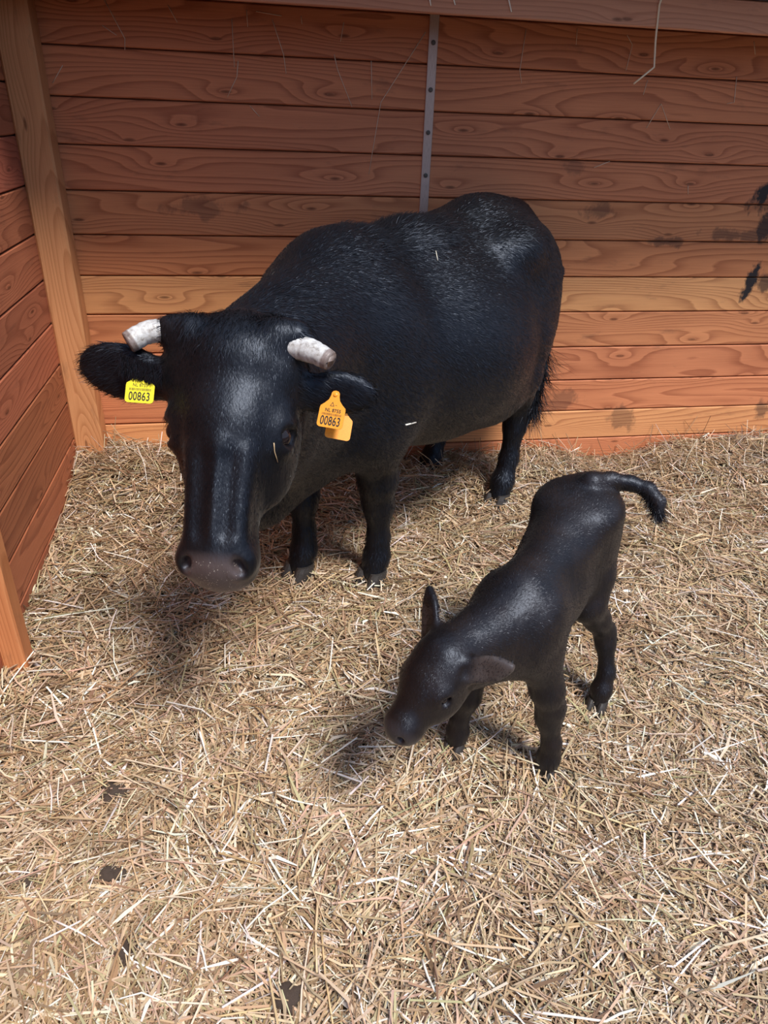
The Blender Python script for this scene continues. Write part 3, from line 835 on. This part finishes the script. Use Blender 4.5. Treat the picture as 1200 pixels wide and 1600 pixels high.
def place_tag(o, apex_px, depth, updir, facing):
    """put the stud of a tag at a pixel and depth; axes given in camera coordinates"""
    up = camdir(*updir); up /= np.linalg.norm(up)
    f = camdir(*facing); f = f-up*(f@up); f /= np.linalg.norm(f)      # outward normal (-y)
    xr = np.cross(-f, up)
    mw = Matrix.Identity(4)
    loc = at_depth(*apex_px, depth)
    for i in range(3):
        mw[i][0] = xr[i]; mw[i][1] = -f[i]; mw[i][2] = up[i]; mw[i][3] = loc[i] - up[i]*0.073
    root = Matrix.Translation((CW.o[0], CW.o[1], 0)) @ Matrix.Rotation(CW.rz, 4, 'Z')
    o.matrix_local = root.inverted() @ mw
from mathutils.bvhtree import BVHTree
COWBVH = BVHTree.FromPolygons(CV.tolist(), CF.tolist())
def cow_hit(px, py):
    d = ray(px, py); o = CW.to(CAMP); dl = CW.vec(d)
    h = COWBVH.ray_cast(Vector(o), Vector(dl))
    if h[0] is None: return None, None
    P_ = np.array(h[0]); t = np.linalg.norm(P_-o)/np.linalg.norm(dl)
    return CAMP + d*t, t
def ear_depth(px, py, dflt):
    return cow_hit(px, py)[1] or dflt
ED1 = ear_depth(524, 612, HZ); ED3 = ear_depth(222, 590, HZ)
tg = tag_plate('ear_tag', ORANGE, cow); tg['label'] = 'front orange ear tag numbered 00863'
text_part('tag_number', '00863', .0275, .0, .0055, tg, 0.62, bold=.0004)
text_part('tag_code', 'NL 8755', .0105, .0015, .0345, tg, 0.9, bold=.0002)
barcode(tg, -.021, .021, .0265, .0315)
mesh_obj('tag_symbol', *(lambda a: ([(x, -.0012, z) for x, z in a], [(0, 1, 4, 3), (1, 2, 5, 4), (2, 0, 3, 5)]))([(-.0075, .047), (.0025, .047), (-.0025, .057), (-.0057, .0481), (.0007, .0481), (-.0025, .0545)]), INK, tg)
mesh_obj('tag_symbol', [(.0045, -.0012, .0495), (.008, -.0012, .0495), (.008, -.0012, .0505), (.0045, -.0012, .0505)], [(0, 1, 2, 3)], INK, tg)
place_tag(tg, (524.5, 617), ED1-0.016, (0.19, -0.97, 0.1), (-0.12, 0.06, -1))
tg2 = tag_plate('ear_tag', ORANGE, cow); tg2['label'] = 'rear orange ear tag half hidden behind the front one'
place_tag(tg2, (535, 636), ED1+0.030, (0.16, -0.97, 0.1), (0.1, 0.06, -1))
tg3 = tag_plate('ear_tag', YELLOW, cow, w=.060, h=.078); tg3['label'] = 'bright yellow ear tag half covered by ear hair'
text_part('tag_number', '00863', .0255, .0, .0055, tg3, 0.68, bold=.0003)
barcode(tg3, -.022, .022, .0262, .0315, seed=6)
text_part('tag_code', 'NL 8755', .0095, .0, .035, tg3, 0.9)
place_tag(tg3, (222, 577), ED3-0.020, (0.06, -0.99, 0.1), (0.04, 0.05, -1))

# hair of the ear falling over the yellow tag
n = 1300
hx_ = RNG.uniform(186, 252, n); hy_ = 565 + (hx_-186)*0.25 + RNG.uniform(-12, 14, n)
dep = ED3-0.026-RNG.uniform(0, .008, n)
root = np.stack([CW.to(at_depth(a, b, c)) for a, b, c in zip(hx_, hy_, dep)])
dd = np.tile(CW.vec(camdir(-.25, 1, 0.1)), (n, 1)) + RNG.normal(0, .12, (n, 3))
nn = np.tile(CW.vec(camdir(-.2, .6, -1)), (n, 1)); nn /= np.linalg.norm(nn[0])
fur('ear_fringe', root, nn, dd, RNG.uniform(.014, .030, n), .0014, .10, HAIR, cow)

# ================================================================== the calf
KF = Local(0.575, 1.262, 0.67, 0.74)
calf = empty('calf', (KF.o[0], KF.o[1], 0), KF.rz)
tag(calf, 'small dark brown black newborn calf sniffing the straw with tail lifted', 'calf')
B = Field((-0.62, -0.36, -0.04), (0.80, 0.32, 0.80), 0.0048)
kfeet = {k: KF.to(np.array([*v, 0.0])) for k, v in dict(fl=at_floor(853, 1203)[:2], fr=at_floor(713, 1163)[:2], hl=at_floor(934, 1098)[:2], hr=at_floor(842, 1015)[:2]).items()}
cp = at_depth(685, 1001, 1.48); cmz = at_depth(600, 1135, 1.455)
KH = Frame(KF.to(cp), KF.vec(cmz-cp), KF.vec(camdir(.56, .40, -.74)))
# trunk
B.ell((0.19, 0, 0.45), (0.26, 0.105, 0.125), k=0.05)
B.ell((0.03, 0, 0.46), (0.13, 0.095, 0.135), k=0.05)
B.ell((0.38, 0, 0.55), (0.135, 0.10, 0.115), k=0.05)
B.cone((0.0, 0, 0.56), (0.25, 0, 0.585), 0.048, 0.048, k=0.05)
B.ell((0.27, 0, 0.555), (0.15, 0.085, 0.06), k=0.06)
B.cone((0.25, 0, 0.585), (0.43, 0, 0.625), 0.045, 0.052, k=0.05)
for s in (-1, 1):
    B.ell((0.36, s*0.07, 0.615), (0.07, 0.04, 0.035), k=0.07)
    B.ell((0.46, s*0.045, 0.56), (0.04, 0.035, 0.045), k=0.06)
    B.ell((0.38, s*0.07, 0.46), (0.095, 0.05, 0.13), k=0.04)
    B.ell((0.0, s*0.072, 0.44), (0.075, 0.04, 0.12), k=0.04)
# neck
B.cone((-0.03, 0, 0.50), KH.p(0, 0.02, -0.05), 0.085, 0.055, k=0.05)
B.cone((-0.06, 0, 0.43), KH.p(0, 0.06, -0.08), 0.075, 0.045, k=0.05)
for nm, s in (('fl', -1), ('fr', 1)):
    fx, fy = kfeet[nm][:2]
    B.chain([((0.0, s*0.065, 0.40), 0.055), ((0.0+fx*.3, (s*0.065+fy)/2, 0.29), 0.040), ((fx*0.75, s*.02+fy*.7, 0.225), 0.034), ((fx*0.85, fy*.85, 0.185), 0.031),
             ((fx*.97, fy, 0.10), 0.0225), ((fx, fy, 0.05), 0.027), ((fx-0.008, fy, 0.02), 0.026)], k=0.022)
for nm, s in (('hl', -1), ('hr', 1)):
    fx, fy = kfeet[nm][:2]
    B.chain([((0.36, s*0.07, 0.42), 0.065), ((0.33, s*0.08, 0.35), 0.05), ((0.375, s*.075+(fy-s*.075)*.35, 0.28), 0.036), ((fx+0.045, s*.075+(fy-s*.075)*.6, 0.225), 0.029), ((fx+0.04, s*.075+(fy-s*.075)*.72, 0.19), 0.026),
             ((fx+0.025, fy, 0.10), 0.0215), ((fx+0.006, fy, 0.05), 0.027), ((fx-0.004, fy, 0.02), 0.026)], k=0.022)
# tail
tp = [KF.to(at_depth(px, py, z)) for px, py, z in ((925, 752, 1.86), (955, 750, 1.87), (985, 755, 1.87), (1012, 765, 1.86), (1028, 785, 1.85), (1030, 805, 1.84))]
B.cone((0.45, 0, 0.62), tp[0], .032, .022, k=0.03)
B.chain([(p, r) for p, r in zip(tp, (.022, .019, .018, .018, .017, .010))], k=0.02)
# head
kp, kx = KH.p, KH.ax
def ke(c, r, k=0.025, op='add', ax=None): B.ell(kp(*c), r, kx if ax is None else ax, k, op)
ke((0, .048, -.047), (.060, .070, .043), 0.04)
ke((0, .085, -.045), (.058, .060, .045), 0.03)
B.cone(kp(0, .09, -.048), kp(0, .185, -.052), .045, .036, k=0.03)
ke((0, .190, -.054), (.038, .028, .031), 0.035)
B.cone(kp(0, .10, -.085), kp(0, .185, -.072), .036, .024, k=0.03)
for s in (-1, 1):
    ke((s*.036, .085, -.084), (.027, .060, .040), 0.03)
    ke((s*.052, .088, -.040), (.016, .022, .016), 0.02)
    ke((s*.062, .094, -.046), (.010, .013, .011), 0.008, 'sub')
    ke((s*.024, .212, -.040), (.0075, .010, .010), 0.005, 'sub')
ear(B, KH, (.050, .028, -.055), (.138, -.032, -.060), .030, (0.35, .45, .75), .011, .009, .005)
ear(B, KH, (-.045, .025, -.050), (-.112, -.080, -.026), .034, (-.35, .30, .85), .011, .009, .005)
KV, KFc = B.mesh(2)
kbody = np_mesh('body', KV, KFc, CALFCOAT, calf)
q = KH.inv(KV)
mz = np.clip((q[:, 1]-.185)/.02, 0, 1)*(np.linalg.norm(q-np.array([0, .2, -.05]), axis=1) < .07)
ec = np.clip((np.abs(q[:, 0])-.07)/.02, 0, 1)*(np.abs(q[:, 0]) < .17)*(np.abs(q[:, 1]-.02) < .07)*(np.abs(q[:, 2]+.055) < .05)
point_attr(kbody, 'coat', mz[:, None]*np.array([.022, .021, .025]) + ec[:, None]*np.array([.055, .045, .043]))
KN = vert_normals(KV, KFc)
P, fi = sample_surface(KV, KFc, 60000)
N = KN[KFc[fi]].mean(1); N /= np.linalg.norm(N, axis=1)[:, None]
q = KH.inv(P)
inh = (q[:, 1] < .24) & (q[:, 1] > -.03) & (np.abs(q[:, 0]) < .17) & (q[:, 2] > -.13)
D = np.tile(np.array([0.75, 0, -0.6]), (len(P), 1)); D[P[:, 2] < .33] = (.1, 0, -1); D[inh] = KH.u
tl = (P[:, 0] > .53); D[tl] = KF.vec(camdir(.8, .5, 0))
keep = ~(inh & (q[:, 1] > .185)) & (P[:, 2] > .03)
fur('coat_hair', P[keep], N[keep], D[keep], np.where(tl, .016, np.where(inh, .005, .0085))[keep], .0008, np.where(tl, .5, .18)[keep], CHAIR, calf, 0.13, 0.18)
n = 1200; t = RNG.random(n)[:, None]
root = tp[3]*(1-t) + tp[5]*t + RNG.normal(0, .006, (n, 3))
dd = np.tile(KF.vec(camdir(.15, 1, 0)), (n, 1)) + RNG.normal(0, .25, (n, 3))
nn = RNG.normal(0, 1, (n, 3)); nn /= np.linalg.norm(nn, axis=1)[:, None]
fur('tail_tuft', root, nn, dd, .035, .0012, .1, CHAIR, calf)
for s in (-1, 1):
    mesh_obj('eye', *sphere((.0115, .0115, .0115), kp(s*.053, .094, -.046)), EYE, calf, True)
hv, hf = hoof_mesh(.056, .048, .036)
for nm in kfeet:
    o = mesh_obj('hoof', hv, hf, HOOF, calf); o.location = (kfeet[nm][0]-.012, kfeet[nm][1], -.010)

# ================================================================== loose things
m = NT('pale_stalk'); oi = m.n('ShaderNodeObjectInfo')
m.l(oi.outputs['Color'], m.b.inputs['Base Color']); m.set(Roughness=0.42); STALK = m.m
def stalk(name, pts, r, col, sides=6):
    pts = [np.array(p, float) for p in pts]
    c = sum(pts)/len(pts)
    fine = []
    for a, b in zip(pts[:-1], pts[1:]):
        for t in (0, .5): fine.append(a+(b-a)*t - c)
    fine.append(pts[-1]-c)
    V, F = tube(fine, np.linspace(r, r*.75, len(fine)), sides)
    o = mesh_obj(name, V, F, STALK, None, True); o.location = c; o.color = (*col, 1)
    return o
TOPS = [  # pixel ends of the stalks that stand out on the bedding
    ((82, 1437), (160, 1478), 0), ((338, 1347), (383, 1339), 0), ((267, 1337), (302, 1357), 0), ((370, 1290), (345, 1333), 0), ((197, 1263), (223, 1407), 1), ((77, 1220), (80, 1270), 0),
    ((245, 1470), (307, 1475), 1), ((310, 1467), (323, 1517), 0), ((233, 1448), (287, 1383), 0), ((0, 1402), (140, 1407), 1), ((10, 1487), (97, 1303), 1), ((330, 1590), (423, 1575), 2),
    ((704, 1475), (787, 1502), 0), ((833, 1581), (946, 1596), 0), ((946, 1596), (992, 1577), 0), ((1117, 1435), (1200, 1454), 0), ((854, 1377), (871, 1302), 1), ((1058, 1346), (1140, 1330), 0),
    ((1083, 1262), (1098, 1304), 0), ((1067, 1467), (1171, 1427), 1), ((904, 1442), (1029, 1440), 3), ((1033, 1342), (1092, 1467), 1), ((605, 863), (750, 904), 1), ((481, 929), (541, 887), 1),
    ((585, 915), (600, 913), 0), ((448, 906), (481, 887), 1), ((54, 969), (179, 950), 0), ((33, 1156), (108, 1160), 0), ((329, 1212), (400, 1206), 1), ((417, 1154), (500, 1146), 0),
    ((112, 1188), (167, 1229), 1), ((144, 1054), (158, 1029), 0), ((430, 1240), (497, 1259), 0), ((420, 1437), (470, 1410), 1), ((497, 1400), (495, 1520), 1), ((502, 1450), (520, 1600), 2),
    ((588, 1420), (602, 1230), 1), ((488, 1370), (498, 1330), 0), ((565, 1430), (640, 1360), 1), ((660, 1500), (680, 1550), 0), ((700, 1555), (820, 1290), 1), ((970, 908), (1190, 935), 2),
    ((960, 1120), (1100, 1090), 1), ((1000, 1020), (1080, 975), 0), ((1050, 860), (1130, 835), 1), ((640, 1270), (760, 1215), 1), ((880, 1255), (1010, 1300), 2), ((1100, 1180), (1190, 1150), 0)]
SC4 = [(0.86, 0.82, 0.74), (0.66, 0.50, 0.31), (0.70, 0.52, 0.30), (0.60, 0.60, 0.42)]
SCL = ['whitish stout straw stalk lying loose on top of the bedding', 'tan stout straw stalk lying loose on top of the bedding', 'golden stout straw stalk lying loose on top of the bedding', 'greenish leafy stalk lying flat on top of the bedding']
for (a, b, k) in TOPS:
    p = at_floor(*a); q_ = at_floor(*b); z0 = float(ground(p[0], p[1]))+.012; z1 = float(ground(q_[0], q_[1]))+.012
    p = at_floor(a[0], a[1], z0); q_ = at_floor(b[0], b[1], z1)
    mid = (p+q_)/2; mid[2] = max(float(ground(mid[0], mid[1]))+.012, mid[2]-.004)
    side = np.cross(q_-p, (0, 0, 1)); mid = mid + side*random.uniform(-.04, .04)
    o = stalk('straw_stalk', [p, mid, q_], random.uniform(.0022, .0032), tuple(x*random.uniform(.9, 1.05) for x in SC4[k]))
    tag(o, SCL[k], 'straw stalk', 'stout stalks on top of the bedding')
WALLHAY = [[(665, 50), (595, 160), (576, 272)], [(522, 85), (527, 108), (550, 167)], [(580, 95), (581, 155)], [(537, 35), (532, 65)], [(425, 30), (443, 85), (447, 115)], [(163, 0), (195, 60), (195, 78)],
    [(362, 30), (366, 105)], [(372, 95), (370, 120), (355, 152)], [(390, 165), (405, 182)], [(82, 130), (98, 102)], [(262, 8), (277, 35)], [(385, 15), (387, 42)], [(822, 45), (812, 110), (815, 130)], [(902, 45), (900, 70)],
    [(980, 55), (988, 70), (978, 110)], [(1010, 200), (1033, 162), (1047, 202)], [(1151, 120), (1147, 160), (1136, 162)], [(1178, 65), (1180, 85)], [(928, 262), (953, 252)], [(1075, 290), (1075, 304)],
    [(1005, 148), (1012, 125)], [(470, 25), (472, 38)], [(400, 18), (440, 25)], [(160, 40), (182, 55)]]
for pts in WALLHAY:
    o = stalk('hay_strand', [at_y(x, y, YB-.0015) for x, y in pts], .0017, (0.74, 0.56, 0.42), 5)
    wh = {576: 'long bent hay strand slanting down the wall from the metal strip', 1047: 'hay strand bent like a roof peak on the upper wall planks',
          550: 'kinked hay strand on the wall planks beside the long slanting one'}.get(pts[-1][0], 'thin dry hay strand caught on the dark upper wall planks')
    tag(o, wh, 'hay strand', 'hay strands stuck on the back wall')
BF = 2.80-0.015
o = stalk('hay_strand', [at_y(x, y, BF-.003) for x, y in ((1036, -12), (1030, 8), (1027, 35), (1024, 65), (1022, 105), (990, 131))], .0042, (0.86, 0.70, 0.50))
tag(o, 'long bright bent hay strand dangling down over the pale beam', 'hay strand')
for pts in ([(793, -8), (799, 19)], [(670, -8), (673, 9)], [(707, -8), (711, 8)]):
    o = stalk('hay_strand', [at_y(x, y, BF-.003) for x, y in pts], .003, (0.90, 0.86, 0.78))
    tag(o, 'short whitish hay end poking down over the pale beam', 'hay strand', 'hay ends above the beam')
# clods of dirt in the straw
CLODL = ['broad flat dark dirt clod in the straw below the head of the cow', 'small round dark dirt clod lying alone in the straw', 'small dark dirt clod in the straw below the side post',
         'narrow dark dirt clod between crossing straw stalks', 'wide brown dirt clod in the straw in front of the calf']
m = NT('dirt_clod'); nz = m.noise(None, 60, 5, 0.7)
m.l(m.ramp(nz, [(0.3, (0.055, 0.038, 0.030)), (0.7, (0.20, 0.14, 0.11))]), m.b.inputs['Base Color']); m.set(Roughness=0.9); m.bump(nz, 0.8, 0.01); CLOD = m.m
for i, (px, py, rx, ry) in enumerate(((180, 1243, .045, .028), (176, 1365, .024, .020), (38, 1368, .022, .022), (196, 1485, .030, .022), (450, 1558, .040, .026))):
    p = at_floor(px, py)
    V, F = sphere((rx, ry, .012), seg=22, rings=12); rr = np.random.default_rng(40+i)
    V = V*(1+0.9*(vnoise(V[:, 0]*60+i*3, V[:, 1]*60+V[:, 2]*90, 50+i, 1.0)-.5))[:, None]
    o = mesh_obj('dirt_clod', V, F, CLOD, None, True); o.location = (p[0], p[1], float(ground(p[0], p[1]))-.001); o.rotation_euler = (0, 0, rr.uniform(0, 3))
    tag(o, CLODL[i], 'dirt clod', 'dirt clods in the bedding')
# bits clinging to the cow
def bit(pts, r, col, label, name='straw_bit'):
    W_ = []
    for x, y in pts:
        h = cow_hit(x, y)[0]
        if h is None: return
        W_.append(h - ray(x, y)*.004)
    tag(stalk(name, W_, r, col), label, 'straw bit')
bit([(681, 392), (684, 407)], .0016, (0.80, 0.74, 0.62), 'tiny straw bit stuck on the back of the black cow')
bit([(428, 692), (429, 706), (434, 722)], .0014, (0.55, 0.40, 0.24), 'wisp of straw hanging below the eye of the black cow')
bit([(634, 664), (650, 660)], .0030, (0.85, 0.82, 0.76), 'white fluffy seed tuft on the side of the black cow', 'seed_tuft')
